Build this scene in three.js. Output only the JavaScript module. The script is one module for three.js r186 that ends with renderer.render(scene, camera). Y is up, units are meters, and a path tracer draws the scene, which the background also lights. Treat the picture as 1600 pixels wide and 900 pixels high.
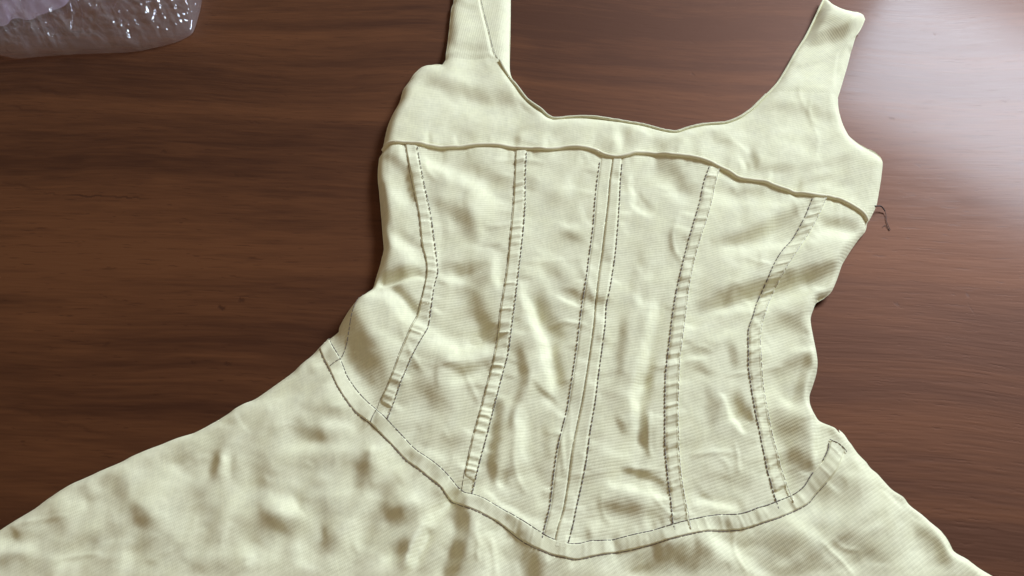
import * as THREE from 'three';
import { mergeGeometries } from 'three/addons/utils/BufferGeometryUtils.js';
import { RectAreaLightUniformsLib } from 'three/addons/lights/RectAreaLightUniformsLib.js';

// ---------------------------------------------------------------- camera, light, exposure
const scene = new THREE.Scene();
const EYE = new THREE.Vector3(0, 0.445, 0.289), FOV = 42;
const camera = new THREE.PerspectiveCamera(FOV, 16 / 9, 0.02, 30);
camera.position.copy(EYE); camera.lookAt(0, 0, 0); camera.updateMatrixWorld();
const renderer = new THREE.WebGLRenderer({ antialias: true });
renderer.setSize(1024, 576);
renderer.toneMapping = THREE.LinearToneMapping;
renderer.toneMappingExposure = 1;
renderer.shadowMap.enabled = true; renderer.shadowMap.type = THREE.PCFSoftShadowMap;
// dim warm interior all round: the room that the window lights
scene.background = new THREE.Color().setRGB(0.245, 0.19, 0.14);
RectAreaLightUniformsLib.init();
const WIN = { at: new THREE.Vector3(1.54, 1.25, -1.50), w: 0.95, h: 0.5, color: new THREE.Color().setRGB(0.80, 0.935, 1.09), power: 55 };
const AIM = new THREE.Vector3(0.05, 0.9, 0.0);
const windowLight = new THREE.RectAreaLight(WIN.color, WIN.power, WIN.w, WIN.h);
windowLight.position.copy(WIN.at); windowLight.lookAt(AIM); scene.add(windowLight);

// ---------------------------------------------------------------- helpers
function mulberry(a) { return () => { a |= 0; a = a + 0x6D2B79F5 | 0; let t = Math.imul(a ^ a >>> 15, 1 | a); t = t + Math.imul(t ^ t >>> 7, 61 | t) ^ t; return ((t ^ t >>> 14) >>> 0) / 4294967296; }; }
const clamp = (x, a, b) => x < a ? a : x > b ? b : x;
const smooth = (a, b, x) => { const t = clamp((x - a) / (b - a), 0, 1); return t * t * (3 - 2 * t); };
const hash2 = (x, y, s) => { let h = Math.imul(x, 374761393) ^ Math.imul(y, 668265263) ^ Math.imul(s, 2147483647); h = Math.imul(h ^ h >>> 13, 1274126177); return ((h ^ h >>> 16) >>> 0) / 4294967296; };
function vnoise(x, y, s = 1) {
  const xi = Math.floor(x), yi = Math.floor(y); let fx = x - xi, fy = y - yi;
  fx = fx * fx * fx * (fx * (fx * 6 - 15) + 10); fy = fy * fy * fy * (fy * (fy * 6 - 15) + 10);
  const a = hash2(xi, yi, s), b = hash2(xi + 1, yi, s), c = hash2(xi, yi + 1, s), d = hash2(xi + 1, yi + 1, s);
  return a + (b - a) * fx + (c - a) * fy + (a - b - c + d) * fx * fy;
}
const fbm = (x, y, n, s) => { let v = 0, a = 0.5, t = 0; for (let i = 0; i < n; i++) { v += a * vnoise(x, y, s + i * 17); t += a; x = x * 2.03 + 3.1; y = y * 2.03 + 1.7; a *= 0.5; } return v / t; };
function tag(o, label, category, group, kind) { o.userData = { label, category }; if (group) o.userData.group = group; if (kind) o.userData.kind = kind; return o; }
function thing(name, label, category) { const g = new THREE.Group(); g.name = name; tag(g, label, category); scene.add(g); return g; }
function part(name, geometry, material, parent, label, kind) {
  const m = new THREE.Mesh(geometry, material); m.name = name; m.castShadow = m.receiveShadow = true; parent.add(m);
  if (label) m.userData.label = label; if (kind) m.userData.kind = kind; return m;
}
// Flat layout of the dress: a tracing sheet of 1600 x 900 units that lies level 3.5 mm above the table.
const SHEET = 0.0035, RIGHT = new THREE.Vector3(), UPV = new THREE.Vector3(), BACK = new THREE.Vector3();
camera.matrixWorld.extractBasis(RIGHT, UPV, BACK);
const TAN = Math.tan(FOV * Math.PI / 360);
function lay(x, y, level = SHEET) {
  const a = (x - 800) / 450 * TAN, b = (450 - y) / 450 * TAN;
  const dx = RIGHT.x * a + UPV.x * b - BACK.x, dy = RIGHT.y * a + UPV.y * b - BACK.y, dz = RIGHT.z * a + UPV.z * b - BACK.z;
  const t = (level - EYE.y) / dy;
  return [EYE.x + dx * t, EYE.z + dz * t];
}
// Catmull-Rom through points, evaluated evenly by length
function curve(pts) {
  const n = pts.length, d = [];
  for (let i = 0; i < n - 1; i++) {
    const p0 = pts[Math.max(i - 1, 0)], p1 = pts[i], p2 = pts[i + 1], p3 = pts[Math.min(i + 2, n - 1)];
    const m = Math.max(2, Math.ceil(Math.hypot(p2[0] - p1[0], p2[1] - p1[1]) / 2));
    for (let k = 0; k < m; k++) {
      const t = k / m, t2 = t * t, t3 = t2 * t;
      d.push([0, 1].map(c => p1[c] + 0.5 * ((p2[c] - p0[c]) * 0.8 * t + (-3 * 2 * (p1[c] - p2[c]) - 2 * 0.8 * (p2[c] - p0[c]) - 0.8 * (p3[c] - p1[c])) * t2 + (4 * (p1[c] - p2[c]) + 0.8 * (p2[c] - p0[c]) + 0.8 * (p3[c] - p1[c])) * t3)));
    }
  }
  d.push(pts[n - 1].slice());
  const len = [0]; for (let i = 1; i < d.length; i++) len.push(len[i - 1] + Math.hypot(d[i][0] - d[i - 1][0], d[i][1] - d[i - 1][1]));
  const total = len[len.length - 1];
  const at = u => {
    const s = clamp(u, 0, 1) * total; let lo = 0, hi = d.length - 1;
    while (hi - lo > 1) { const m = (lo + hi) >> 1; if (len[m] <= s) lo = m; else hi = m; }
    const f = (s - len[lo]) / Math.max(1e-9, len[hi] - len[lo]);
    return [d[lo][0] + (d[hi][0] - d[lo][0]) * f, d[lo][1] + (d[hi][1] - d[lo][1]) * f];
  };
  at.length_ = total; at.points = d; at.lens = len;
  at.cutX = (xa, xb) => { const ua = at.uOfX(xa), ub = at.uOfX(xb); return u => at(ua + (ub - ua) * u); };
  at.uOfX = x => { for (let i = 1; i < d.length; i++) if ((d[i - 1][0] - x) * (d[i][0] - x) <= 0 && d[i][0] !== d[i - 1][0]) return (len[i - 1] + (len[i] - len[i - 1]) * (x - d[i - 1][0]) / (d[i][0] - d[i - 1][0])) / total; return x < d[0][0] ? 0 : 1; };
  return at;
}
const mid = (a, b) => u => { const p = a(u), q = b(u); return [(p[0] + q[0]) / 2, (p[1] + q[1]) / 2]; };

// ---------------------------------------------------------------- traced lines of the dress (sheet units)
const PIPING = curve([[597, 239], [606, 235], [615, 234], [652, 234.5], [690, 236], [715, 234.5], [752, 231], [790, 233], [827, 237], [857, 239], [885, 235], [917, 236], [932, 240], [947, 247], [960, 250], [975, 249.5], [990, 245], [1010, 242.5], [1030, 245], [1050, 250], [1075, 252], [1092, 255], [1112, 261], [1132, 270], [1150, 279], [1165, 284.5], [1192, 289], [1212, 295], [1232, 301], [1260, 310], [1290, 311], [1310, 316], [1330, 327], [1347, 339], [1356, 348]]);
const BELT_TOP = curve([[514, 527], [524, 546], [534, 562], [545, 590], [567, 620], [590, 641], [610, 661], [630, 682], [655, 707], [680, 725], [700, 742], [712, 757], [727, 770], [750, 779], [780, 795], [805, 807], [825, 820], [850, 837], [865, 846], [885, 851], [902, 851], [920, 846], [955, 844], [987, 837], [1015, 831], [1040, 824], [1075, 815], [1112, 807], [1155, 804], [1177, 796], [1200, 789], [1232, 776], [1250, 765], [1260, 750], [1267, 737], [1280, 725], [1289, 707], [1294, 690]]);
const BELT_LOW = curve([[499, 546], [505, 562], [517, 585], [527, 607], [540, 628], [555, 647], [580, 666], [600, 687], [620, 707], [640, 727], [665, 747], [685, 762], [702, 782], [720, 794], [742, 804], [767, 815], [785, 824], [817, 850], [835, 861], [857, 871], [882, 876], [902, 878], [920, 874], [940, 870], [975, 864], [1017, 855], [1052, 847], [1077, 840], [1117, 833], [1155, 831], [1180, 824], [1217, 812], [1245, 799], [1262, 789], [1272, 777], [1287, 760], [1302, 742], [1310, 726], [1320, 703]]);
const T1L = curve([[634, 236], [640, 270], [647, 305], [655, 345], [659, 387], [664, 405], [667, 425], [665, 445], [659, 470], [650, 500], [640, 525], [627, 555], [615, 585], [605, 607], [595, 626], [586, 650]]);
const T1R = curve([[654, 236], [659, 265], [666, 300], [674, 335], [680, 375], [685, 415], [686, 432], [680, 455], [676, 485], [670, 517], [655, 547], [640, 577], [627, 607], [617, 634], [605, 666]]);
const T2L = curve([[805, 238], [803, 287], [801, 325], [797, 370], [793, 410], [789, 442], [782, 485], [777, 525], [771, 562], [762, 597], [754, 628], [744, 665], [737, 690], [727, 735], [720, 775]]);
const T2R = curve([[824, 238], [822, 282], [822, 320], [819, 365], [814, 410], [811, 437], [806, 480], [801, 517], [796, 555], [787, 587], [779, 618], [772, 645], [760, 690], [749, 732], [737, 785]]);
const CL = curve([[938, 245], [936, 262], [932, 290], [929, 320], [926, 360], [919, 412], [916, 435], [910, 472], [905, 510], [900, 550], [894, 590], [886, 640], [877, 677], [870, 707], [864, 750], [859, 792], [851, 825], [846, 848]]);
const CM = curve([[957, 249], [952, 285], [949, 320], [944, 360], [939, 402], [934, 437], [930, 472], [927, 507], [922, 545], [916, 585], [908, 632], [899, 675], [892, 712], [886, 760], [879, 800], [870, 830], [864, 857]]);
const CR = curve([[972, 248], [969, 285], [967, 320], [964, 364], [960, 407], [952, 457], [947, 480], [945, 510], [940, 550], [935, 587], [929, 635], [922, 675], [916, 720], [909, 757], [900, 797], [895, 822], [885, 860]]);
const T4L = curve([[1108, 260], [1097, 290], [1091, 320], [1082, 350], [1074, 378], [1067, 405], [1060, 435], [1054, 462], [1049, 492], [1045, 525], [1041, 555], [1037, 595], [1036, 640], [1036, 680], [1037, 712], [1041, 750], [1045, 782], [1047, 817], [1051, 838]]);
const T4R = curve([[1124, 266], [1117, 290], [1112, 315], [1104, 345], [1095, 372], [1087, 400], [1080, 430], [1074, 465], [1070, 500], [1065, 535], [1061, 570], [1059, 612], [1058, 645], [1059, 678], [1061, 717], [1065, 757], [1070, 787], [1074, 815], [1077, 832]]);
const T5L = curve([[1267, 311], [1257, 337], [1247, 357], [1235, 377], [1215, 402], [1202, 425], [1190, 455], [1181, 475], [1174, 497], [1166, 520], [1165, 547], [1166, 580], [1170, 607], [1175, 642], [1186, 687], [1195, 730], [1203, 762], [1213, 800]]);
const T5R = curve([[1290, 312], [1280, 335], [1270, 355], [1257, 377], [1242, 400], [1224, 428], [1210, 455], [1200, 477], [1193, 497], [1187, 519], [1186, 550], [1189, 590], [1192, 612], [1196, 637], [1207, 682], [1217, 722], [1227, 755], [1238, 788]]);
const SIDE_L = [[597, 239], [593, 250], [591, 267], [591, 285], [594, 320], [597, 355], [600, 390], [596, 407], [589, 428], [582, 450], [572, 457], [555, 470], [542, 487], [530, 508], [528, 517], [515, 527], [507, 535]];
const SIDE_R = [[1356, 350], [1353, 362], [1342, 375], [1330, 392], [1320, 408], [1315, 417], [1307, 440], [1299, 457], [1288, 466], [1277, 472], [1271, 485], [1267, 500], [1271, 525], [1276, 550], [1279, 577], [1273, 600], [1268, 615], [1270, 632], [1281, 651], [1297, 659], [1307, 664], [1314, 672], [1312, 688]];
const ARM_L = [[696, 97], [691, 104], [683, 105], [672, 104], [660, 107], [650, 115], [642, 124], [630, 140], [624, 160], [612, 182], [605, 200], [600, 222], [597, 239]];
const ARM_R = [[1310, 152], [1311, 170], [1317, 192], [1326, 210], [1337, 222], [1357, 237], [1374, 245], [1380, 254], [1379, 267], [1377, 282], [1375, 295], [1370, 322], [1362, 340], [1356, 350]];
const NECK = [[779, 97], [787, 112], [802, 132], [822, 157], [845, 174], [865, 185], [885, 183.5], [907, 183], [950, 187], [980, 191], [1005, 195], [1035, 203], [1056, 206], [1075, 200], [1100, 194.5], [1132, 192], [1150, 186], [1160, 181], [1175, 170], [1185, 160], [1197, 148]];
const SKIRT_L = [[505, 537], [500, 542], [480, 561], [455, 582], [430, 600], [400, 621], [350, 649], [325, 665], [307, 675], [275, 686], [237, 701], [185, 722], [135, 744], [110, 756], [75, 777], [52, 794], [27, 809], [0, 826], [-60, 868], [-150, 925]];
const SKIRT_R = [[1312, 670], [1320, 678], [1327, 691], [1340, 710], [1362, 732], [1387, 760], [1396, 768], [1412, 778], [1425, 790], [1446, 806], [1462, 822], [1477, 840], [1490, 860], [1512, 872], [1532, 887], [1554, 900], [1610, 932], [1680, 965]];
const STRAP_L_OUT = [[711, -60], [709, 0], [705, 15], [700, 62], [696, 97]];
const STRAP_R_IN = [[1287, -1], [1277, 20], [1267, 41], [1257, 60], [1246, 77], [1230, 105], [1215, 129], [1197, 148]];
const STRAP_R_TOP = [[1287, -1], [1293, 2], [1300, 9], [1309, 15], [1325, 19], [1340, 21], [1348, 25], [1351, 32]];
const STRAP_R_EDGE = [[1351, 32], [1347, 42], [1338, 57], [1334, 67], [1325, 102], [1315, 135], [1310, 152]];

// ---------------------------------------------------------------- relief of the cloth
const GX0 = -180, GY0 = -120, STEP = 2, NX = 960, NY = 600;
const tilt = new Float32Array(NX * NY), rise = new Float32Array(NX * NY), puff = new Float32Array(NX * NY), rim = new Float32Array(NX * NY).fill(99);
function stamp(grid, pts, width, amount, round = 1) {
  const c = pts.length > 2 ? curve(pts).points : pts.length === 1 ? [pts[0], [pts[0][0] + 0.01, pts[0][1]]] : pts;
  const len = [0]; for (let i = 1; i < c.length; i++) len.push(len[i - 1] + Math.hypot(c[i][0] - c[i - 1][0], c[i][1] - c[i - 1][1]));
  const total = len[len.length - 1], reach = width * 2.6;
  let x0 = 1e9, x1 = -1e9, y0 = 1e9, y1 = -1e9; for (const p of c) { x0 = Math.min(x0, p[0]); x1 = Math.max(x1, p[0]); y0 = Math.min(y0, p[1]); y1 = Math.max(y1, p[1]); }
  const i0 = Math.max(0, Math.floor((x0 - reach - GX0) / STEP)), i1 = Math.min(NX - 1, Math.ceil((x1 + reach - GX0) / STEP));
  const j0 = Math.max(0, Math.floor((y0 - reach - GY0) / STEP)), j1 = Math.min(NY - 1, Math.ceil((y1 + reach - GY0) / STEP));
  for (let j = j0; j <= j1; j++) for (let i = i0; i <= i1; i++) {
    const x = GX0 + i * STEP, y = GY0 + j * STEP; let best = 1e9, s = 0;
    for (let k = 1; k < c.length; k++) {
      const ax = c[k - 1][0], ay = c[k - 1][1], bx = c[k][0] - ax, by = c[k][1] - ay, t = clamp(((x - ax) * bx + (y - ay) * by) / (bx * bx + by * by + 1e-9), 0, 1);
      const d = (x - ax - bx * t) ** 2 + (y - ay - by * t) ** 2; if (d < best) { best = d; s = len[k - 1] + t * (len[k] - len[k - 1]); }
    }
    if (best > reach * reach) continue;
    const along = total > 2 * width ? 0.45 + 0.55 * Math.sqrt(Math.max(0, Math.sin(Math.PI * clamp(s / total, 0, 1)))) : 1;
    grid[j * NX + i] += amount * (round ? along : 1) * Math.exp(-best / (width * width));
  }
}
function stampRim(pts) {
  const c = curve(pts).points, R = 46;
  for (let k = 1; k < c.length; k++) {
    const ax = c[k - 1][0], ay = c[k - 1][1], bx = c[k][0] - ax, by = c[k][1] - ay;
    const i0 = Math.max(0, Math.floor((Math.min(ax, ax + bx) - R - GX0) / STEP)), i1 = Math.min(NX - 1, Math.ceil((Math.max(ax, ax + bx) + R - GX0) / STEP));
    const j0 = Math.max(0, Math.floor((Math.min(ay, ay + by) - R - GY0) / STEP)), j1 = Math.min(NY - 1, Math.ceil((Math.max(ay, ay + by) + R - GY0) / STEP));
    for (let j = j0; j <= j1; j++) for (let i = i0; i <= i1; i++) {
      const x = GX0 + i * STEP, y = GY0 + j * STEP, t = clamp(((x - ax) * bx + (y - ay) * by) / (bx * bx + by * by + 1e-9), 0, 1);
      const d = Math.hypot(x - ax - bx * t, y - ay - by * t); if (d < rim[j * NX + i]) rim[j * NX + i] = d;
    }
  }
}
// Slopes of the folds: a line, its half width and how steeply the cloth leans toward (+) or away from (-) the window side.
const FOLDS = [
  // left cup
  [[[674, 134], [740, 148], [805, 163]], 9, -.5], [[[660, 116], [740, 126]], 10, .15], [[[816, 162], [838, 176]], 5, -.3], [[[690, 166], [780, 186]], 13, .1], [[[705, 205], [740, 222]], 8, -.15], [[[800, 221], [835, 230]], 5, -.28], [[[852, 214], [865, 230]], 9, .22], [[[640, 215], [680, 226]], 8, .12], [[[760, 208], [840, 204]], 8, -.12], [[[705, 75], [770, 80]], 6, -.2], [[[712, 40], [745, 50]], 12, .1], [[[720, 12], [745, 16]], 5, -.2],
  // middle of the band
  [[[979, 200], [985, 226]], 11, -.28], [[[963, 206], [966, 238]], 7, .22], [[[1000, 212], [1012, 218]], 6, .2], [[[1020, 226], [1035, 236]], 9, -.22], [[[1066, 216], [1072, 240]], 9, .2], [[[1112, 218], [1148, 230]], 6, -.35], [[[1140, 224], [1170, 240]], 5, .3], [[[1174, 241], [1184, 266]], 7, -.5], [[[1150, 250], [1160, 266]], 5, .35], [[[1164, 258], [1170, 268]], 4, -.3], [[[1194, 270], [1236, 273]], 7, -.3], [[[1248, 270], [1320, 254]], 7, -.26], [[[1254, 290], [1300, 279]], 6, -.24], [[[1260, 301], [1335, 296]], 7, .14], [[[1210, 222], [1272, 248]], 14, .15],
  // right strap
  [[[1187, 166], [1250, 176], [1308, 186]], 9, -.24], [[[1200, 202], [1290, 208]], 12, .15], [[[1248, 68], [1285, 66], [1312, 60], [1338, 49]], 6, -1.3], [[[1235, 106], [1300, 92]], 4, -.14], [[[1272, 32], [1330, 34]], 9, .25], [[[1240, 125], [1290, 135]], 12, .12],
  // left bodice
  [[[659, 257], [728, 290], [770, 318], [795, 332]], 12, .4], [[[680, 326], [716, 341], [742, 364]], 13, -.45], [[[740, 269], [800, 287]], 11, -.35], [[[820, 286], [838, 291]], 8, -.3], [[[752, 387], [782, 386]], 3, -.3], [[[728, 384], [776, 398]], 9, .13], [[[695, 421], [764, 421]], 9, -.34], [[[722, 456], [770, 432]], 11, -.32], [[[776, 410], [782, 458]], 8, .3], [[[698, 442], [735, 448]], 9, .35], [[[690, 350], [700, 372]], 8, -.14], [[[745, 330], [790, 350]], 9, .12],
  [[[597, 290], [640, 332]], 13, .28], [[[605, 250], [636, 280], [647, 316]], 9, -.36], [[[600, 365], [628, 396], [654, 427]], 14, .34], [[[630, 368], [656, 392]], 8, -.24], [[[600, 440], [660, 434]], 8, -.8], [[[595, 452], [665, 443]], 4, .9], [[[614, 455], [652, 486]], 9, -.5], [[[575, 460], [610, 470], [648, 508]], 14, .95], [[[548, 505], [572, 560], [588, 604]], 21, -.65], [[[540, 500], [526, 545]], 8, -.2],
  [[[674, 522], [710, 552], [764, 546]], 17, .8], [[[728, 450], [752, 498], [767, 525]], 12, -.36], [[[689, 575], [728, 582], [768, 566]], 6, -.34], [[[660, 606], [692, 636]], 15, -.34], [[[705, 604], [750, 592]], 9, .18], [[[640, 700], [700, 724]], 9, .15], [[[690, 680], [720, 700]], 12, -.1],
  [[[818, 460], [846, 536], [863, 606]], 8, .55], [[[840, 470], [872, 522]], 13, -.4], [[[862, 540], [884, 604]], 8, -.28], [[[812, 545], [815, 600], [795, 675]], 9, -.45], [[[812, 640], [815, 680]], 11, .24], [[[832, 602], [868, 626]], 5, -.4], [[[848, 628], [880, 650]], 7, .16], [[[872, 469], [910, 480]], 4, .42], [[[880, 457], [952, 474]], 5, -.42], [[[914, 484], [945, 510]], 9, .24], [[[885, 369], [910, 382]], 7, -.3], [[[878, 350], [905, 361]], 6, .18], [[[838, 390], [900, 430]], 8, .16], [[[850, 420], [890, 448]], 8, -.14], [[[840, 300], [880, 320]], 12, -.1],
  // right of the centre seam
  [[[984, 272], [990, 326], [1020, 344]], 5, .36], [[[1000, 306], [1022, 332]], 5, -.24], [[[1030, 257], [1080, 305]], 11, -.36], [[[1030, 284], [1075, 330]], 12, .2], [[[1046, 366], [1046, 396]], 9, -.13], [[[995, 458], [1001, 482]], 4, .28], [[[1022, 480], [1007, 552], [989, 636]], 8, .36], [[[1026, 560], [1010, 632]], 8, -.3], [[[974, 506], [965, 590]], 8, -.24], [[[986, 624], [992, 678]], 7, .3], [[[962, 652], [976, 680]], 5, -.26], [[[1004, 640], [1008, 704]], 8, -.32], [[[980, 735], [1034, 759]], 6, -.42], [[[950, 755], [1037, 780]], 7, .3], [[[935, 789], [1034, 806]], 11, -.28], [[[940, 700], [985, 712]], 9, .12], [[[1000, 400], [990, 440]], 8, -.15], [[[1016, 410], [1012, 450]], 7, .14],
  [[[1084, 784], [1145, 792]], 9, .42], [[[1085, 768], [1110, 778]], 6, -.2], [[[779, 639], [771, 714], [773, 752]], 9, -.46], [[[806, 650], [824, 722]], 11, .28], [[[780, 750], [790, 765]], 6, .2], [[[797, 735], [794, 757]], 6, -.28], [[[755, 772], [848, 823]], 5, .25], [[[850, 668], [858, 722]], 7, -.13], [[[830, 740], [846, 790]], 9, .1],
  // right bodice
  [[[1122, 380], [1188, 362], [1248, 329]], 10, -.46], [[[1290, 347], [1345, 358]], 9, -.5], [[[1110, 318], [1188, 321], [1250, 318]], 11, .24], [[[1140, 300], [1190, 298]], 6, -.36], [[[1122, 276], [1155, 297]], 5, .24], [[[1140, 396], [1260, 381], [1335, 369]], 13, .36], [[[1100, 478], [1190, 449], [1305, 424]], 10, -.85], [[[1268, 455], [1296, 456]], 5, .45], [[[1106, 488], [1172, 480]], 9, .36], [[[1202, 482], [1265, 457]], 9, .42], [[[1210, 495], [1256, 518]], 13, -.25], [[[1258, 519]], 6, -.3], [[[1235, 549], [1271, 554]], 6, .3], [[[1256, 564], [1262, 586]], 8, -.5], [[[1208, 588], [1244, 564]], 9, -.28], [[[1250, 588], [1244, 632]], 8, -.38], [[[1214, 618], [1232, 642]], 9, .2], [[[1208, 650], [1232, 680]], 16, -.42], [[[1230, 662], [1250, 752]], 19, -.5], [[[1266, 640], [1268, 722]], 7, .55], [[[1290, 672], [1304, 690]], 6, -.4], [[[1308, 700], [1314, 720]], 6, .25],
  [[[1088, 577], [1112, 586]], 7, -.36], [[[1074, 563], [1102, 567]], 5, .3], [[[1142, 540], [1149, 572]], 7, -.36], [[[1112, 530], [1154, 516]], 9, .24], [[[1106, 612], [1112, 668]], 9, -.24], [[[1127, 624], [1157, 680]], 5, .5], [[[1144, 618], [1171, 656]], 9, -.46], [[[1090, 690], [1140, 720]], 14, .1], [[[1150, 740], [1180, 770]], 14, -.16], [[[1130, 410], [1170, 425]], 8, .1],
].concat([
  // skirt, right
  [[[1005, 872], [1092, 872]], 18, -.75], [[[1112, 845], [1150, 868], [1190, 900]], 11, .75], [[[1190, 850], [1260, 870], [1345, 862]], 26, -.6], [[[1275, 772], [1340, 766]], 15, -.4], [[[1325, 732], [1388, 812], [1430, 895]], 19, .32], [[[1432, 822], [1450, 843], [1478, 884]], 6, -.6], [[[1464, 832], [1490, 868]], 5, .4], [[[1327, 716], [1405, 800]], 3, .2], [[[1360, 790], [1400, 860]], 10, -.18], [[[1490, 900], [1440, 940]], 14, -.3], [[[930, 885], [970, 900]], 12, .2], [[[1250, 820], [1300, 845]], 6, -.12],
  // skirt, middle and left
  [[[704, 787], [668, 824], [640, 885]], 5, 1.2], [[[694, 812], [668, 885]], 11, -.14], [[[718, 802], [726, 832], [700, 895]], 9, -1.3], [[[672, 850], [650, 900]], 9, -.3], [[[760, 830], [770, 890]], 16, .14], [[[800, 862], [830, 895]], 14, -.14], [[[492, 644], [552, 648]], 6, -.36], [[[468, 656], [504, 687]], 8, -.48], [[[495, 664], [545, 668]], 7, .3], [[[432, 707], [530, 701]], 9, .3], [[[460, 728], [545, 722]], 13, -.3], [[[414, 746]], 13, -.3], [[[576, 706], [596, 700]], 4, .5], [[[582, 712], [558, 766]], 8, -.52], [[[600, 716], [640, 755]], 13, .36], [[[684, 779]], 4, -.24], [[[618, 812], [654, 805]], 9, -.4], [[[520, 796], [545, 792]], 11, -.22], [[[432, 788], [486, 809]], 11, .36], [[[408, 804], [456, 822]], 9, -.42], [[[462, 775], [490, 791]], 7, -.24], [[[507, 850], [545, 870]], 13, -.28], [[[610, 862], [642, 854]], 8, -.42], [[[470, 855], [490, 875]], 11, .18], [[[590, 885], [620, 890]], 9, .22], [[[640, 780], [665, 790]], 10, .14],
  [[[560, 690], [480, 760], [400, 860]], 14, 0.40], [[[520, 650], [400, 730], [250, 860]], 16, -0.40], [[[640, 745], [600, 800], [560, 890]], 12, -0.48], [[[620, 735], [560, 810], [510, 890]], 12, 0.40], [[[790, 830], [780, 860], [740, 920]], 11, 0.48], [[[480, 600], [380, 690], [260, 770]], 12, 0.32], [[[830, 865], [840, 920]], 10, -0.50], [[[1130, 838], [1180, 900]], 9, -0.60], [[[1230, 812], [1330, 900]], 11, 0.44],
  [[[340, 708], [336, 740]], 6, -.5], [[[354, 713], [358, 747]], 6, .42], [[[364, 713], [371, 740]], 5, -.3], [[[258, 723], [302, 716]], 5, -.24], [[[290, 741], [249, 802]], 12, .3], [[[178, 747], [195, 772]], 10, -.3], [[[130, 760], [145, 787]], 7, -.36], [[[88, 800], [96, 826]], 8, -.2], [[[205, 794], [240, 820]], 9, -.52], [[[105, 856], [205, 824]], 8, -.34], [[[9, 838], [75, 838]], 6, -.3], [[[0, 860], [68, 862]], 7, .25], [[[-10, 878], [46, 870]], 7, -.24], [[[212, 838], [190, 892]], 9, .3], [[[230, 836], [168, 882]], 7, -.22], [[[315, 836], [462, 819]], 15, -.3], [[[400, 868], [425, 872]], 11, .24], [[[430, 640], [470, 660]], 10, .14], [[[395, 690], [440, 676]], 8, -.2], [[[300, 880], [350, 890]], 12, -.15], [[[400, 640], [330, 676]], 5, -.16],
].map(f => [...f, 1.3]));
for (const [pts, w, a, k] of FOLDS) stamp(tilt, pts, w * (k ? (Math.abs(a) >= 0.7 ? 1.2 : 1.6) : 0.92), a * (k ? (Math.abs(a) >= 0.7 ? 0.8 : 0.6) : 1.0));
// crumpling of the cotton: the folds get uneven outlines and depth, and the cloth between them is never quite flat
{
  const plain = tilt.slice();
  for (let j = 4; j < NY - 5; j++) for (let i = 4; i < NX - 5; i++) {
    const x = GX0 + i * STEP, y = GY0 + j * STEP;
    const sx = i + 7 * (fbm(x / 34, y / 34, 3, 201) - .5), sy = j + 7 * (fbm(x / 34, y / 34, 3, 207) - .5), p = clamp(Math.floor(sx), 0, NX - 2), q = clamp(Math.floor(sy), 0, NY - 2), u = sx - p, v = sy - q, n = q * NX + p;
    const t = plain[n] * (1 - u) * (1 - v) + plain[n + 1] * u * (1 - v) + plain[n + NX] * (1 - u) * v + plain[n + NX + 1] * u * v;
    const wx = x + 40 * (fbm(x / 80, y / 80, 2, 231) - .5), wy = y + 40 * (fbm(x / 80, y / 80, 2, 237) - .5);
    const lean = t > 0 ? 0.6 * Math.tanh(t / 0.6) : 0.40 * Math.tanh(t / 0.40);
    tilt[j * NX + i] = lean * (0.55 + 0.9 * fbm(x / 24, y / 24, 3, 241)) + 0.20 * (fbm(wx / 36 + wy / 90, wy / 24, 4, 211) - .5) + 0.16 * (fbm(wx / 70, wy / 90, 3, 217) - .5);
  }
}
// small creases everywhere, at random
{
  const r = mulberry(77);
  for (const C of [T1R, T2R, CL, CR, T4L, T5L, BELT_LOW, BELT_TOP, PIPING, T4R, T2L]) for (let q = 8; q < C.length_; q += 9 + r() * 16) {
    const p = C(q / C.length_), n = C((q + 4) / C.length_), dx = n[0] - p[0], dy = n[1] - p[1], l = Math.hypot(dx, dy) + 1e-6, side = r() < 0.5 ? 1 : -1, L = 8 + r() * 16, sk = (r() - .5) * 8;
    stamp(tilt, [p, [p[0] - dy / l * L * side + sk * dx / l, p[1] + dx / l * L * side + sk * dy / l]], 2.6 + r() * 2.4, (r() - 0.5) * 0.5);
  }
  // longer pressed-in creases: a lit side and a shaded side close together
  for (let k = 0; k < 64; k++) {
    const onSkirt = k % 3 === 0, x = onSkirt ? 60 + r() * 1400 : 610 + r() * 680, y = onSkirt ? 660 + r() * 230 : 120 + r() * 680;
    const a = onSkirt ? Math.atan2(y - 420, x - 900) + (r() - .5) * 0.9 : (r() < 0.6 ? -0.35 + (r() - .5) * 0.9 : 1.2 + (r() - .5) * 0.9), l = 26 + r() * 70, bow = (r() - .5) * 22, h = 0.10 + 0.22 * r() * r();
    const c = Math.cos(a), n = Math.sin(a), pts = [0, 0.35, 0.7, 1].map(t => [x + c * l * t - n * bow * Math.sin(Math.PI * t), y + n * l * t + c * bow * Math.sin(Math.PI * t)]);
    stamp(tilt, pts, 2.6 + r() * 1.6, h); stamp(tilt, pts.map(p => [p[0] - 3.4, p[1] + 4]), 2.8 + r() * 2.4, -h * 0.95);
  }
  for (let k = 0; k < 900; k++) {
    const x = r() * 1600, y = 100 + r() * 800, a = r() * 6.283, l = 8 + r() * 34, w = 3 + r() * 6;
    stamp(tilt, [[x, y], [x + Math.cos(a) * l * 0.6 + (r() - .5) * 10, y + Math.sin(a) * l * 0.6], [x + Math.cos(a) * l, y + Math.sin(a) * l]], w, (r() - 0.5) * 0.26);
  }
}
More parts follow.
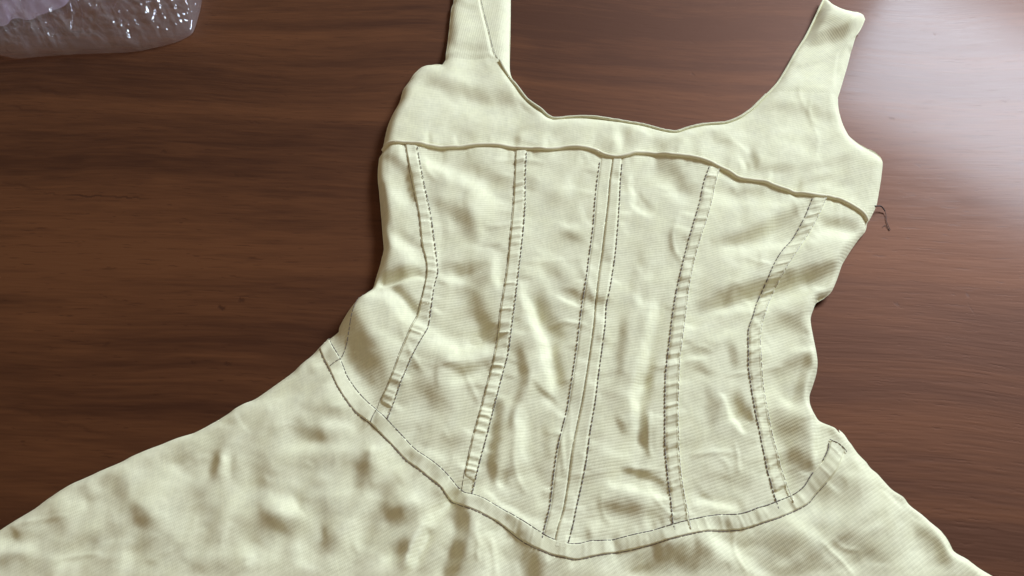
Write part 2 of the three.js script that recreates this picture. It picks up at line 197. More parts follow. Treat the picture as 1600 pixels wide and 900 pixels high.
// height from slope along the line towards the window, relaxed over the sheet
{
  const lx = 0.64, ly = -0.77, beta = 0.06, mu = 0.0007, axx = lx * lx + beta, ayy = ly * ly + beta, axy = 2 * lx * ly / 4, diag = 2 * (axx + ayy) + mu;
  const f = new Float32Array(NX * NY);
  for (let j = 1; j < NY - 1; j++) for (let i = 1; i < NX - 1; i++) { const n = j * NX + i; f[n] = (lx * (tilt[n + 1] - tilt[n - 1]) + ly * (tilt[n + NX] - tilt[n - NX])) * 0.5 * STEP; }
  for (let it = 0; it < 130; it++) for (let j = 1; j < NY - 1; j++) for (let i = 1; i < NX - 1; i++) {
    const n = j * NX + i;
    const v = (axx * (rise[n + 1] + rise[n - 1]) + ayy * (rise[n + NX] + rise[n - NX]) + axy * (rise[n + NX + 1] + rise[n - NX - 1] - rise[n + NX - 1] - rise[n - NX + 1]) + f[n]) / diag;
    rise[n] += 1.6 * (v - rise[n]);
  }
}
// loft of the cloth above the table, in millimetres
puff.fill(6);
stamp(puff, [[620, 210], [620, 300], [625, 400]], 60, 5, 0);
stamp(puff, [[1300, 30], [1320, 45]], 26, 8, 0);
stamp(puff, [[600, 480], [570, 520]], 45, 4, 0);
stamp(puff, [[1300, 400], [1280, 460], [1290, 560]], 40, 3, 0);
stamp(puff, [[690, 130], [660, 150]], 40, 3, 0);
for (const p of [SIDE_L, SIDE_R.slice(0, -1), ARM_L, ARM_R, SKIRT_L, SKIRT_R, STRAP_L_OUT, STRAP_R_IN, STRAP_R_TOP, STRAP_R_EDGE, NECK.slice(5), [[798, -60], [798, 0], [797, 109], [815, 142], [827, 162], [850, 179], [865, 185]]]) stampRim(p);
function sample(grid, x, y) {
  const fx = clamp((x - GX0) / STEP, 1, NX - 3), fy = clamp((y - GY0) / STEP, 1, NY - 3), i = Math.floor(fx), j = Math.floor(fy), u = fx - i, v = fy - j;
  const wx = [(1 - u) ** 3 / 6, (3 * u ** 3 - 6 * u * u + 4) / 6, (-3 * u ** 3 + 3 * u * u + 3 * u + 1) / 6, u ** 3 / 6], wy = [(1 - v) ** 3 / 6, (3 * v ** 3 - 6 * v * v + 4) / 6, (-3 * v ** 3 + 3 * v * v + 3 * v + 1) / 6, v ** 3 / 6];
  let s = 0; for (let b = 0; b < 4; b++) { const o = (j - 1 + b) * NX + i - 1; s += wy[b] * (wx[0] * grid[o] + wx[1] * grid[o + 1] + wx[2] * grid[o + 2] + wx[3] * grid[o + 3]); } return s;
}
const UNIT = 0.00056;            // metres of one sheet unit, about
function height(x, y) {
  const d = sample(rim, x, y), e = clamp(d / 20, 0, 1), edge = Math.pow(Math.max(0, 1 - (1 - e) ** 2), 0.6), lifted = 0.0030 * smooth(0.42, 0.72, fbm(x / 55, y / 55, 2, 301)) * (1 - edge);
  const s = smooth(0, 16, d);
  return Math.max(0.0004, 0.0006 + lifted + sample(puff, x, y) * 0.001 * edge + sample(rise, x, y) * UNIT * 1.5 * s);
}
// ---------------------------------------------------------------- cloth patches
const patch = (T, B, L, R, nu, nv, offset, twist = 0) => {
  const pos = new Float32Array((nu + 1) * (nv + 1) * 3), uv = new Float32Array((nu + 1) * (nv + 1) * 2), idx = [];
  const c00 = T(0), c10 = T(1), c01 = B(0), c11 = B(1), cs = Math.cos(twist), sn = Math.sin(twist);
  const Tu = [], Bu = []; for (let i = 0; i <= nu; i++) { Tu.push(T(i / nu)); Bu.push(B(i / nu)); }
  for (let j = 0; j <= nv; j++) {
    const v = j / nv, l = L(v), r = R(v);
    for (let i = 0; i <= nu; i++) {
      const u = i / nu, n = j * (nu + 1) + i, q = [0, 0];
      for (let c = 0; c < 2; c++) q[c] = (1 - v) * Tu[i][c] + v * Bu[i][c] + (1 - u) * l[c] + u * r[c] - (1 - u) * (1 - v) * c00[c] - u * (1 - v) * c10[c] - (1 - u) * v * c01[c] - u * v * c11[c];
      const [X, Z] = lay(q[0], q[1]), h = height(q[0], q[1]) + (offset ? offset(u, v, q[0], q[1]) : 0);
      pos[n * 3] = X; pos[n * 3 + 1] = h; pos[n * 3 + 2] = Z;
      uv[n * 2] = X * cs - Z * sn; uv[n * 2 + 1] = X * sn + Z * cs;
    }
  }
  for (let j = 0; j < nv; j++) for (let i = 0; i < nu; i++) { const a = j * (nu + 1) + i, b = a + 1, c = a + nu + 1, d = c + 1; idx.push(a, c, b, b, c, d); }
  const g = new THREE.BufferGeometry(); g.setAttribute('position', new THREE.BufferAttribute(pos, 3)); g.setAttribute('uv', new THREE.BufferAttribute(uv, 2)); g.setIndex(idx); g.computeVertexNormals(); return g;
};
const lerpCurve = (p, q) => u => [p[0] + (q[0] - p[0]) * u, p[1] + (q[1] - p[1]) * u];
const strip = (L, R, nu, nv, offset, twist) => patch(lerpCurve(L(0), R(0)), lerpCurve(L(1), R(1)), L, R, nu, nv, offset, twist);
// a cord laid on the cloth
function cord(C, u0, u1, radius, lift, n, sides = 8, flat = 1) {
  const pts = []; for (let i = 0; i <= n; i++) { const p = C(u0 + (u1 - u0) * i / n), [X, Z] = lay(p[0], p[1]); pts.push(new THREE.Vector3(X, height(p[0], p[1]) + lift, Z)); }
  const g = new THREE.TubeGeometry(new THREE.CatmullRomCurve3(pts), n * 2, radius, sides, false); return g;
}
// ---------------------------------------------------------------- materials
function twillTexture() {
  const N = 512, d = new Uint8Array(N * N * 4), r = mulberry(5);
  const slub = Array.from({ length: 32 }, () => 0.75 + 0.5 * r());
  for (let y = 0; y < N; y++) for (let x = 0; x < N; x++) {
    const p = (x * 8 + y * 32) / N, k = Math.floor(p) % 32, f = p - Math.floor(p);
    const rib = Math.pow(Math.sin(Math.PI * f), 0.8) * slub[(k + 32) % 32];
    const yarn = 0.5 + 0.5 * Math.sin((x * 64 - y * 16) / N * 2 * Math.PI);
    const n = hash2(x >> 1, y >> 1, 3) * 0.5 + hash2(x, y, 9) * 0.5;
    const v = clamp(rib * 0.62 + yarn * 0.2 * rib + n * 0.22, 0, 1) * 255, o = (y * N + x) * 4;
    d[o] = d[o + 1] = d[o + 2] = v; d[o + 3] = 255;
  }
  const t = new THREE.DataTexture(d, N, N); t.wrapS = t.wrapT = THREE.RepeatWrapping; t.magFilter = THREE.LinearFilter; t.minFilter = THREE.LinearMipmapLinearFilter; t.generateMipmaps = true; t.repeat.set(1 / 0.064, 1 / 0.064); t.needsUpdate = true; return t;
}
function clothColour() {
  const N = 512, d = new Uint8Array(N * N * 4);
  for (let y = 0; y < N; y++) for (let x = 0; x < N; x++) {
    const w = 8; const per = (a, b, s) => { // tiling noise
      const fx = x / N * a, fy = y / N * b, xi = Math.floor(fx), yi = Math.floor(fy), u = fx - xi, v = fy - yi, H = (i, j) => hash2(((i % a) + a) % a, ((j % b) + b) % b, s);
      return H(xi, yi) * (1 - u) * (1 - v) + H(xi + 1, yi) * u * (1 - v) + H(xi, yi + 1) * (1 - u) * v + H(xi + 1, yi + 1) * u * v; };
    const v = 0.955 + 0.045 * per(96, 24, 1) + 0.03 * (per(24, 96, 2) - .5) + 0.03 * (per(w, w, 4) - .5) + 0.03 * (hash2(x, y, 6) - .5), o = (y * N + x) * 4;
    d[o] = clamp(v * 255, 0, 255); d[o + 1] = clamp(v * 255, 0, 255); d[o + 2] = clamp((v - 0.02 * per(12, 12, 8)) * 255, 0, 255); d[o + 3] = 255;
  }
  const t = new THREE.DataTexture(d, N, N); t.colorSpace = THREE.SRGBColorSpace; t.wrapS = t.wrapT = THREE.RepeatWrapping; t.magFilter = THREE.LinearFilter; t.minFilter = THREE.LinearMipmapLinearFilter; t.generateMipmaps = true; t.repeat.set(1 / 0.09, 1 / 0.09); t.needsUpdate = true; return t;
}
const TWILL = twillTexture(), TINT = clothColour();
const cloth = new THREE.MeshPhysicalMaterial({ color: new THREE.Color().setRGB(0.905, 0.885, 0.635), map: TINT, roughness: 0.92, bumpMap: TWILL, bumpScale: 0.00013, side: THREE.DoubleSide });
const clothPiping = new THREE.MeshStandardMaterial({ color: new THREE.Color().setRGB(0.88, 0.84, 0.61), roughness: 0.9, side: THREE.DoubleSide });
const threadMat = new THREE.MeshStandardMaterial({ color: new THREE.Color().setRGB(0.21, 0.175, 0.155), roughness: 0.85 });
const seamThread = new THREE.MeshStandardMaterial({ color: new THREE.Color().setRGB(0.30, 0.25, 0.17), roughness: 0.85 });
const paleThread = new THREE.MeshStandardMaterial({ color: new THREE.Color().setRGB(0.80, 0.78, 0.66), roughness: 0.85 });

// ---------------------------------------------------------------- table
function woodTextures() {
  const W = 2048, H = 1536, SX = 1.28, SZ = 0.96, col = new Uint8Array(W * H * 4), bump = new Uint8Array(W * H * 4), rough = new Uint8Array(W * H * 4), r = mulberry(31);
  const pore = new Float32Array(W * H);
  const warpAt = (x, z) => 0.035 * (fbm(x * 2.2 + 5, z * 2.5, 3, 40) - 0.5) * 2 + 0.055 * x;
  for (let k = 0; k < 9000; k++) {
    const cx = r() * W, cy = r() * H, L = 5 + r() * r() * 40, s = 0.25 + 0.75 * r(), wd = r() < 0.12 ? 1 : 0;
    const x0 = cx / W * SX, z0 = cy / H * SZ, w0 = warpAt(x0, z0);
    for (let i = 0; i < L; i++) {
      const x = Math.floor(cx + i), yy = cy + (warpAt((cx + i) / W * SX, z0) - w0) / SZ * H, y = Math.floor(yy);
      if (x >= W || y < 0 || y >= H - 1) continue;
      const a = s * Math.sin(Math.PI * (i + 0.5) / L); pore[y * W + x] = Math.max(pore[y * W + x], a); if (wd) pore[(y + 1) * W + x] = Math.max(pore[(y + 1) * W + x], a * 0.7);
    }
  }
  // cracks and dents, where the table has them
  for (const [x0, y0, x1, y1, a, wd] of [[95, 305, 180, 307, 1.6, 1], [160, 307, 236, 311, 1.3, 1], [60, 300, 100, 305, .7, 1], [20, 132, 130, 150, 1.1, 4], [10, 165, 90, 180, .9, 3], [0, 285, 60, 296, .7, 2], [340, 479, 352, 482, 1.6, 2], [372, 468, 382, 471, 1.3, 2], [296, 567, 306, 567, 1.3, 1], [348, 568, 362, 568, 1.5, 1], [160, 540, 172, 536, .9, 2], [1388, 184, 1398, 186, 1.3, 1], [1396, 473, 1406, 477, 1.5, 1], [1509, 459, 1514, 461, 1.6, 2], [1512, 474, 1524, 492, .9, 1], [1428, 255, 1440, 262, 1.0, 1], [1360, 22, 1375, 26, .9, 1], [250, 238, 262, 236, 1.1, 2], [380, 190, 420, 193, .8, 1], [500, 190, 540, 191, .8, 1], [1458, 52, 1462, 55, 1.5, 2], [1562, 158, 1574, 160, 1.0, 1], [365, 272, 375, 277, 1, 1], [60, 655, 180, 680, .6, 2], [20, 640, 90, 652, .6, 2], [1080, 115, 1086, 117, 1.2, 2], [1076, 62, 1092, 70, .7, 2]]) {
    const A = lay(x0, y0, 0), B = lay(x1, y1, 0), n = 400;
    for (let i = 0; i <= n; i++) { const f = i / n, X = (A[0] + (B[0] - A[0]) * f + 0.62) / SX * W, Y = (A[1] + (B[1] - A[1]) * f + 0.50) / SZ * H + (vnoise(f * 9, x0) - .5) * 4 * (wd > 2 ? 2 : 1);
      const v = a * Math.sin(Math.PI * f) ** 0.7; for (let q = -wd; q <= wd; q++) { const px = Math.floor(X), py = Math.floor(Y) + q; if (px >= 0 && px < W && py >= 0 && py < H) pore[py * W + px] = Math.max(pore[py * W + px], v * (1 - Math.abs(q) / (wd + 1))); } }
  }
  for (let j = 0; j < H; j++) for (let i = 0; i < W; i++) {
    const x = i / W * SX, z = j / H * SZ, zz = z - warpAt(x, z), o = (j * W + i) * 4;
    const broad = fbm(x * 1.3, zz * 14, 3, 1), band = fbm(x * 2.2, zz * 55, 3, 2), fine = fbm(x * 34, zz * 400, 3, 3), hair = vnoise(x * 70, zz * 1200, 7), cloud = fbm(x * 9, z * 12, 3, 12);
    let t = 0.12 + 0.74 * (broad - 0.5) * 1.9 + 0.46 * (band - 0.5) * 1.6 + 0.46 * (fine - 0.5) + 0.16 * (hair - 0.5) + 0.22 * (cloud - 0.5) + 0.34;
    const dark = smooth(0.60, 0.78, fbm(x * 1.7 + 9, zz * 38, 2, 21)); t -= 0.28 * dark;
    t = clamp(0.5 + (t - 0.5) * 1.15, 0, 1); const p = Math.min(0.92, pore[j * W + i] * 0.7);
    const c = [0.002 + 0.084 * t, 0.0009 + 0.0325 * t, 0.0004 + 0.0115 * t].map(v => v * (1 - p));
    for (let k = 0; k < 3; k++) { const v = c[k]; col[o + k] = clamp((v <= 0.0031308 ? v * 12.92 : 1.055 * Math.pow(v, 1 / 2.4) - 0.055) * 255 + 0.5 * (hash2(i, j, k) - .5), 0, 255); }
    col[o + 3] = 255;
    const b = clamp(0.55 + 0.5 * (fine - 0.5) + 0.36 * (hair - 0.5) + 0.25 * (fbm(x * 22, zz * 190, 2, 60) - .5) - 0.5 * pore[j * W + i], 0, 1) * 255; bump[o] = bump[o + 1] = bump[o + 2] = b; bump[o + 3] = 255;
    const g = clamp(0.40 + 0.16 * (fine - 0.5) + 0.14 * (cloud - 0.5) + 0.25 * pore[j * W + i], 0, 1) * 255; rough[o] = rough[o + 1] = rough[o + 2] = g; rough[o + 3] = 255;
  }
  return [col, bump, rough].map((d, k) => { const t = new THREE.DataTexture(d, W, H); if (!k) t.colorSpace = THREE.SRGBColorSpace; t.wrapS = t.wrapT = THREE.MirroredRepeatWrapping; t.magFilter = THREE.LinearFilter; t.minFilter = THREE.LinearMipmapLinearFilter; t.generateMipmaps = true; t.anisotropy = 8; t.needsUpdate = true; return t; });
}
const [WOODC, WOODB, WOODR] = woodTextures();
const wood = new THREE.MeshPhysicalMaterial({ map: WOODC, bumpMap: WOODB, bumpScale: 0.00018, roughness: 0.68, ior: 1.95, specularColor: new THREE.Color().setRGB(1, 0.39, 0.20), clearcoat: 0.11, clearcoatRoughness: 0.40, clearcoatRoughnessMap: WOODR });
const table = thing('wooden_table', 'dark reddish brown wooden table with horizontal grain under the dress', 'table');
{
  const g = new THREE.BoxGeometry(2.2, 0.035, 1.7, 1, 1, 1); g.translate(0, -0.0175, 0.15);
  const p = g.attributes.position, u = g.attributes.uv; for (let i = 0; i < p.count; i++) u.setXY(i, (p.getX(i) + 0.62) / 1.28, (p.getZ(i) + 0.50) / 0.96);
  part('tabletop', g, wood, table);
}
// ---------------------------------------------------------------- dress
const dress = thing('dress', 'pale yellow denim corset dress with dark topstitching lying flat on the table', 'dress');
const P = (n, g, m, l, k) => part(n, g, m, dress, l, k);
const sideL = curve(SIDE_L), sideR = curve(SIDE_R), m1 = mid(T1L, T1R), m2 = mid(T2L, T2R), m4 = mid(T4L, T4R), m5 = mid(T5L, T5R), beltMid = mid(BELT_TOP, BELT_LOW);
const beltMidC = curve(Array.from({ length: 90 }, (_, i) => beltMid(i / 89)));
function panel(name, L, R, nu, nv, twist, label) {
  const l0 = L(0), r0 = R(0), l1 = L(1), r1 = R(1);
  const T = PIPING.cutX(l0[0], r0[0]), B = beltMidC.cutX(l1[0], r1[0]);
  const fix = (C, top, bot) => { const a = C(0), b = C(1); return v => { const p = C(v); return [p[0] + (top[0] - a[0]) * (1 - v) + (bot[0] - b[0]) * v, p[1] + (top[1] - a[1]) * (1 - v) + (bot[1] - b[1]) * v]; }; };
  return P(name, patch(T, B, fix(L, T(0), B(0)), fix(R, T(1), B(1)), nu, nv, null, twist), cloth, label);
}
panel('side_panel', sideL, m1, 90, 330, 0.12, 'creased side panel at the left waist');
panel('bodice_panel', m1, m2, 120, 420, 0.0);
panel('bodice_panel', m2, CM, 110, 460, 0.1);
panel('bodice_panel', CM, m4, 120, 460, -0.05);
panel('bodice_panel', m4, m5, 120, 420, 0.08);
panel('side_panel', m5, sideR, 100, 380, 0.1, 'folded side panel at the right waist');
// band over the bust
{
  const tKey = [[0, 0], [0.13, 0], [0.30, 0], [0.62, 0], [0.86, 0], [1, 0]];
  const top = curve([[696, 97], [779, 97]]), neck = curve(NECK), end = curve([[1197, 148], [1310, 152]]);
  const uN1 = neck.uOfX(865), uN2 = neck.uOfX(1056), bx = [597, 735, 855, 1045, 1225, 1356];
  const k = tKey.map(a => a[0]);
  const T = u => u < k[1] ? top(u / k[1]) : u < k[2] ? neck(uN1 * (u - k[1]) / (k[2] - k[1])) : u < k[3] ? neck(uN1 + (uN2 - uN1) * (u - k[2]) / (k[3] - k[2])) : u < k[4] ? neck(uN2 + (1 - uN2) * (u - k[3]) / (k[4] - k[3])) : end((u - k[4]) / (1 - k[4]));
  const B = u => { let i = 0; while (i < 4 && u > k[i + 1]) i++; const x = bx[i] + (bx[i + 1] - bx[i]) * (u - k[i]) / (k[i + 1] - k[i]); const q = PIPING(PIPING.uOfX(clamp(x, 597.2, 1355.8))); return [q[0], q[1]]; };
  const armL = curve(ARM_L), armR = curve(ARM_R);
  const fixB = (C, b) => { const e = C(1); return v => { const p = C(v); return [p[0] + (b[0] - e[0]) * v, p[1] + (b[1] - e[1]) * v]; }; };
  P('bust_band', patch(T, B, fixB(armL, B(0)), fixB(armR, B(1)), 640, 130, (u, v) => 0.0006 * smooth(1.0, 0.97, v), 0.05), cloth);
}
P('piping', cord(PIPING, 0.003, 0.997, 0.0016, 0.0008, 110, 10), clothPiping, 'corded piping under the bust band');
// turned edges of the neckline and the armholes
P('hem', cord(curve(NECK), 0.01, 1, 0.0012, 0.0016, 200, 8), cloth);
P('hem', cord(curve(STRAP_R_IN), 0, 1, 0.0009, 0.0006, 60, 8), cloth);
// boning tapes
function ripple(seed, length) {
  const r = mulberry(seed), b = []; for (let s = 6; s < length; s += 8 + r() * 13) b.push([s, 2.2 + r() * 2.8, (0.25 + 0.75 * r())]);
  return s => { let v = 0; for (const [c, w, a] of b) { const d = (s - c) / w; if (d > -3 && d < 3) v += a * Math.exp(-d * d); } return v; };
}
function tape(name, L, R, seed, hiRight, twist, amount = 1) {
  const len = L.length_, rp = ripple(seed, len);
  const off = (u, v) => { const e = Math.min(u, 1 - u) * 20, lip = smooth(0, (u < 0.5) === hiRight ? 5.5 : 2.6, e); return ((u < 0.5) === hiRight ? 0.0001 : -0.0004) - 0.0013 * smooth(0.935, 0.955, v) + ((u < 0.5) === hiRight ? 0.0009 : 0.0014) * lip + amount * 0.0012 * lip * (rp(v * len + (u - .5) * 6) - 0.35) + (hiRight ? 0.0009 : 0) * Math.exp(-(((u - 0.93) / 0.05) ** 2)); };
  return P(name, strip(L, R, 18, Math.ceil(len / 1.3), off, twist), cloth);
}
tape('boning_tape', T1L, T1R, 1, false, 0.1, 0.7); tape('boning_tape', T2L, T2R, 2, false, 0.05); tape('boning_tape', T4L, T4R, 3, true, 0); tape('boning_tape', T5L, T5R, 4, true, -0.1, 0.9);
P('seam_tape', strip(CL, CM, 14, 460, (u, v) => -0.0003 + 0.0008 * smooth(0, .2, u) * smooth(1, .92, u), 0.1), cloth);
P('seam_tape', strip(CM, CR, 14, 460, (u, v) => -0.0003 + 0.0013 * smooth(0, .12, u) * smooth(1, .8, u), -0.05), cloth);
{ const rp = ripple(9, 1050); P('waistband', strip(BELT_TOP, BELT_LOW, 24, 900, (u, v) => { const e = Math.min(u, 1 - u), s = v * 1050; return -0.0004 + 0.0012 * smooth(0, 0.12, e) + 0.00035 * smooth(0, 0.2, e) * (rp(s + 8 * (u - .5)) - .4) + 0.0007 * (vnoise(s / 38, u * 1.2, 91) - .5); }, 0.5), cloth); }
// skirt
{
  const L = curve(SKIRT_L), R = curve(SKIRT_R), B = curve([[-150, 925], [-60, 985], [300, 1020], [900, 1040], [1400, 1010], [1680, 965]]), T0 = BELT_LOW;
  const a = SKIRT_L[0], b = SKIRT_R[0];
  const T = curve([a, [507, 552], ...Array.from({ length: 60 }, (_, i) => { const p = beltMid(0.03 + 0.94 * i / 59); return p; }), b]);
  P('skirt', patch(T, B, L, R, 760, 330, null, 0.3), cloth);
}
// straps
{
  const inner = curve([[747, -60], [751, 0], [762, 45], [772, 85], [779, 97]]), outer = curve(STRAP_L_OUT);
  P('back_strap', strip(curve([[720, -60], [728, 0], [745, 60], [775, 97], [790, 120], [815, 155], [842, 174], [861, 185]]), curve([[798, -60], [798, 0], [797.5, 60], [797, 109], [808, 132], [827, 162], [850, 179], [866, 185]]), 40, 240, (u, v) => -0.0008, 1.2), cloth);
  P('front_strap', strip(outer, inner, 50, 150, (u, v) => (0.0016 * smooth(1, 0.88, u) - 0.0004) * smooth(1, .93, v), 1.2), cloth);
  const rin = curve([...STRAP_R_IN.slice(0, -1), [1196.5, 150]]), redge = curve([[1351, 32], [1346, 44], [1338, 57], [1322, 72], [1310, 90], [1307, 120], [1310, 155]]), rtop = curve(STRAP_R_TOP);
  P('front_strap', patch(rtop, lerpCurve([1196.5, 150], [1310, 155]), rin, redge, 80, 130, (u, v) => 0.0006 * smooth(1, .9, u) * smooth(0.3, 0.5, v) * smooth(1, .9, v) - 0.0003 * smooth(.97, 1, v), 1.9), cloth);
  P('back_strap', strip(curve([[1322, 60], [1306, 80], [1302, 120], [1304, 156]]), curve([[1337, 58], [1333, 70], [1325, 102], [1310, 152]]), 16, 80, () => -0.0005, 1.9), cloth);
}
// stitching: short threads in a row
function stitches(C, u0, u1, pitch, fill, radius, lift, mat, seed, label) {
  const len = C.length_ * (u1 - u0), n = Math.floor(len / pitch), r = mulberry(seed), list = [];
  for (let i = 0; i < n; i++) {
    const a = u0 + (u1 - u0) * (i + (r() - .5) * 0.3) / n, b = a + (u1 - u0) / n * fill * (0.85 + 0.3 * r()), p = C(a), q = C(b), mm = C((a + b) / 2);
    const A = lay(p[0], p[1]), M = lay(mm[0], mm[1]), Q = lay(q[0], q[1]), h = (s) => height(s[0], s[1]) + lift;
    const path = new THREE.QuadraticBezierCurve3(new THREE.Vector3(A[0], h(p) - radius * 0.7, A[1]), new THREE.Vector3(M[0], h(mm) + radius * 1.1, M[1]), new THREE.Vector3(Q[0], h(q) - radius * 0.7, Q[1]));
    list.push(new THREE.TubeGeometry(path, 3, radius * 0.82 * (0.8 + 0.4 * r()), 5, false));
  }
  return P('stitching', mergeGeometries(list), mat, label, 'stuff');
}
const inset = (A, B, k) => curve(Array.from({ length: 60 }, (_, i) => { const p = A(i / 59), q = B(i / 59); return [p[0] + (q[0] - p[0]) * k, p[1] + (q[1] - p[1]) * k]; }));
stitches(inset(T1R, T1L, 0.05), 0.01, 0.99, 6.6, 0.62, 0.00042, 0.0010, threadMat, 1);
stitches(inset(T2R, T2L, 0.06), 0.01, 0.99, 6.4, 0.6, 0.00046, 0.0010, threadMat, 2);
stitches(CL, 0.02, 1, 6.8, 0.6, 0.00044, 0.0005, threadMat, 3);
stitches(CR, 0.02, 1, 6.8, 0.6, 0.00044, 0.0005, threadMat, 4);
stitches(inset(T4L, T4R, 0.05), 0.01, 1, 6.4, 0.6, 0.00046, 0.0005, threadMat, 5);
stitches(inset(T5L, T5R, 0.05), 0.01, 1, 6.6, 0.66, 0.00042, 0.0005, threadMat, 6);
stitches(T1L, 0, 1, 8, 0.95, 0.00024, 0.0001, seamThread, 7);
stitches(T2L, 0, 1, 8, 0.95, 0.00026, 0.0001, seamThread, 8);
stitches(inset(T4R, T4L, 0.03), 0, 1, 6, 0.8, 0.00035, 0.0013, paleThread, 9);
stitches(inset(T5R, T5L, 0.03), 0, 1, 6, 0.8, 0.00035, 0.0012, paleThread, 10);
stitches(CM, 0.01, 0.99, 9, 0.95, 0.0002, 0.0001, seamThread, 11);
stitches(inset(BELT_TOP, BELT_LOW, 0.05), 0.0, 0.94, 6, 0.86, 0.00034, 0.0006, threadMat, 12);
stitches(inset(BELT_LOW, BELT_TOP, 0.03), 0.0, 0.94, 6, 0.92, 0.0003, 0.0001, threadMat, 13);
stitches(curve([[567, 460], [560, 487], [552, 510], [545, 535], [540, 549], [534, 561]]), 0, 1, 6, 0.8, 0.0003, 0.0003, threadMat, 14);
stitches(curve([[534, 562], [524, 568], [515, 575]]), 0, 1, 5, 0.8, 0.0003, 0.0013, threadMat, 15);
stitches(curve([[590, 641], [584, 652], [580, 664]]), 0, 1, 5, 0.8, 0.0003, 0.0015, threadMat, 16);
stitches(curve([[747, -40], [751, 0], [762, 45], [772, 85], [787, 112], [802, 132], [822, 157], [838, 169]]), 0, 1, 6, 0.95, 0.0003, 0.0004, threadMat, 17);
stitches(curve([[1293, 690], [1296, 692], [1306, 696], [1317, 705], [1320, 711]]), 0, 1, 6, 0.9, 0.0003, 0.0009, threadMat, 18);
stitches(curve([[1281, 724], [1286, 714], [1290, 705], [1292, 694]]), 0, 1, 5, 0.9, 0.0004, 0.0006, threadMat, 19);

// ---------------------------------------------------------------- black thread by the right armhole
{
  const pts = (a) => a.map(([x, y, h]) => { const [X, Z] = lay(x, y, h); return new THREE.Vector3(X, h, Z); });
  const a = new THREE.TubeGeometry(new THREE.CatmullRomCurve3(pts([[1362, 322, .004], [1370, 322, .004], [1377, 322.5, .003], [1383, 330, .0012]])), 20, 0.00045, 8, false);
  const b = new THREE.TubeGeometry(new THREE.CatmullRomCurve3(pts([[1381, 326, .002], [1384, 334, .0009], [1385, 345, .0006], [1388, 353, .0006], [1391, 359, .0006]])), 30, 0.0002, 6, false);
  const c = new THREE.TubeGeometry(new THREE.CatmullRomCurve3(pts([[1379, 355, .0004], [1383, 352, .0004], [1387, 356, .0004], [1390, 360, .0004]])), 16, 0.00015, 6, false);
  const m = new THREE.Mesh(mergeGeometries([a, b, c]), new THREE.MeshStandardMaterial({ color: new THREE.Color().setRGB(0.02, 0.018, 0.02), roughness: 0.7 }));
  m.name = 'thread'; m.castShadow = m.receiveShadow = true; tag(m, 'short loose black thread poking out beside the right armhole', 'thread'); scene.add(m);
}
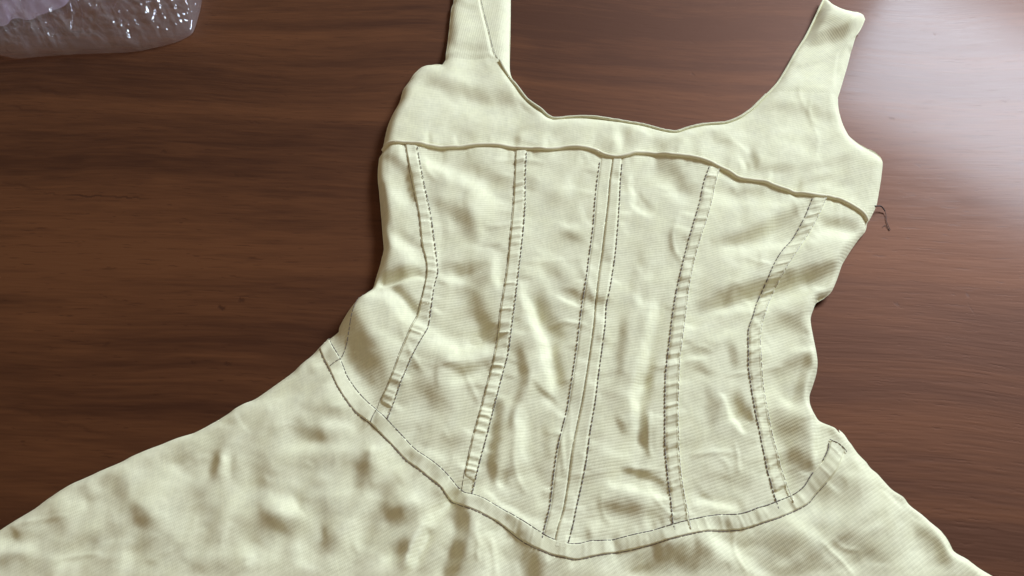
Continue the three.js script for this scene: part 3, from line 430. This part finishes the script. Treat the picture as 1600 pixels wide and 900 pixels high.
// ---------------------------------------------------------------- plastic bag in the far left corner
{
  const bag = thing('plastic_bag', 'crumpled clear plastic bag with a lilac tint at the far left of the table', 'plastic bag');
  const film = new THREE.MeshPhysicalMaterial({ color: new THREE.Color().setRGB(0.97, 0.95, 0.98), roughness: 0.06, transmission: 0.95, thickness: 0, ior: 1.46, side: THREE.DoubleSide });
  const milky = new THREE.MeshPhysicalMaterial({ color: new THREE.Color().setRGB(0.86, 0.76, 0.92), roughness: 0.3, transmission: 0.68, thickness: 0, ior: 1.5, side: THREE.DoubleSide });
  const front = curve([[-170, 60], [-90, 84], [-20, 80], [8, 84], [25, 87], [60, 84], [120, 80], [200, 77], [240, 70], [272, 62], [296, 50], [303, 38], [308, 22], [313, 0], [318, -60]]);
  const backC = curve([[-190, -150], [-60, -160], [100, -170], [220, -165], [300, -140], [316, -62]]);
  const crumple = (x, y, s) => { const wx = x + 18 * vnoise(x / 30, y / 30, s + 5), wy = y + 18 * vnoise(x / 30, y / 30, s + 6); const tri = (f, k) => { const a = 6.283 * hash2(k, s, 3) , t = (wx * Math.cos(a) + wy * Math.sin(a)) / f + 7 * hash2(k, s, 8), q = Math.abs(2 * (t - Math.floor(t)) - 1); return q * vnoise(x / f / 1.6 + k, y / f / 1.6, s + k); };
    let v = 0; for (let k = 0; k < 4; k++) v += 0.26 * tri(74, k) + 0.2 * tri(40, k + 10) + 0.22 * tri(22, k + 20) + 0.16 * tri(11, k + 30) + 0.09 * tri(6, k + 40); return v; };
  const sheet = (nu, nv, s, loft, k0) => {
    const pos = [], idx = [];
    for (let j = 0; j <= nv; j++) for (let i = 0; i <= nu; i++) {
      const u = i / nu, v = j / nv, p = front(u), q = backC(u), x = p[0] + (q[0] - p[0]) * v * k0, y = p[1] + (q[1] - p[1]) * v * k0, [X, Z] = lay(x, y, 0.004);
      const e = Math.min(v * 3.2, 1) * Math.min(1, (1 - u) * 12) , h = 0.0008 + loft * Math.sqrt(e) * (0.25 + 0.9 * crumple(x, y, s)) + 0.002 * crumple(x * 2, y * 2, s + 3) * Math.min(1, v * 30);
      pos.push(X, h, Z);
    }
    for (let j = 0; j < nv; j++) for (let i = 0; i < nu; i++) { const a = j * (nu + 1) + i, b = a + 1, c = a + nu + 1; idx.push(a, b, c, b, c + 1, c); }
    const g = new THREE.BufferGeometry(); g.setAttribute('position', new THREE.Float32BufferAttribute(pos, 3)); g.setIndex(idx); g.computeVertexNormals(); return g;
  };
  part('film', sheet(420, 210, 11, 0.026, 1), film, bag);
  part('film', sheet(200, 100, 23, 0.009, 0.98), film, bag);
  { // lilac tissue folded inside, towards the corner
    const pos = [], idx = [], nu = 120, nv = 60, F = curve([[-180, 40], [-60, 52], [-10, 46], [20, 38], [60, 30], [100, 14], [122, -8], [140, -60]]), K = curve([[-180, -140], [-40, -150], [80, -140], [138, -70]]);
    for (let j = 0; j <= nv; j++) for (let i = 0; i <= nu; i++) { const p = F(i / nu), q = K(i / nu), v = j / nv, w = 26 * (fbm(i / 14, 3, 3, 71) - .6) * (1 - v), x = p[0] + (q[0] - p[0]) * v + w, y = p[1] + (q[1] - p[1]) * v + w, [X, Z] = lay(x, y, 0.004); pos.push(X, 0.0035 + 0.011 * Math.min(1, v * 4) * (0.2 + crumple(x * 1.2, y * 1.2, 41)), Z); }
    for (let j = 0; j < nv; j++) for (let i = 0; i < nu; i++) { const a = j * (nu + 1) + i, b = a + 1, c = a + nu + 1; idx.push(a, b, c, b, c + 1, c); }
    const g = new THREE.BufferGeometry(); g.setAttribute('position', new THREE.Float32BufferAttribute(pos, 3)); g.setIndex(idx); g.computeVertexNormals(); part('inner_fold', g, milky, bag, 'milky lilac fold inside the bag');
  }
}
// ---------------------------------------------------------------- the window whose light falls on the table from the far right
{
  const w = thing('window', 'daylight window beyond the far right of the table', 'window'); w.position.copy(WIN.at); w.lookAt(AIM);
  const pane = new THREE.MeshStandardMaterial({ color: 0x222222, emissive: WIN.color, emissiveIntensity: 1.0, roughness: 0.6 });
  const white = new THREE.MeshStandardMaterial({ color: new THREE.Color().setRGB(0.6, 0.58, 0.54), roughness: 0.6 });
  const bx = (a, b, c, x, y, z) => { const g = new THREE.BoxGeometry(a, b, c); g.translate(x, y, z); return g; };
  part('window_pane', bx(WIN.w, WIN.h, 0.01, 0, 0, -0.02), pane, w);
  part('window_frame', mergeGeometries([bx(WIN.w + .12, .06, .06, 0, WIN.h / 2 + .03, -.02), bx(WIN.w + .12, .06, .06, 0, -WIN.h / 2 - .03, -.02), bx(.06, WIN.h, .06, -WIN.w / 2 - .03, 0, -.02), bx(.06, WIN.h, .06, WIN.w / 2 + .03, 0, -.02)]), white, w);
}
renderer.render(scene, camera);
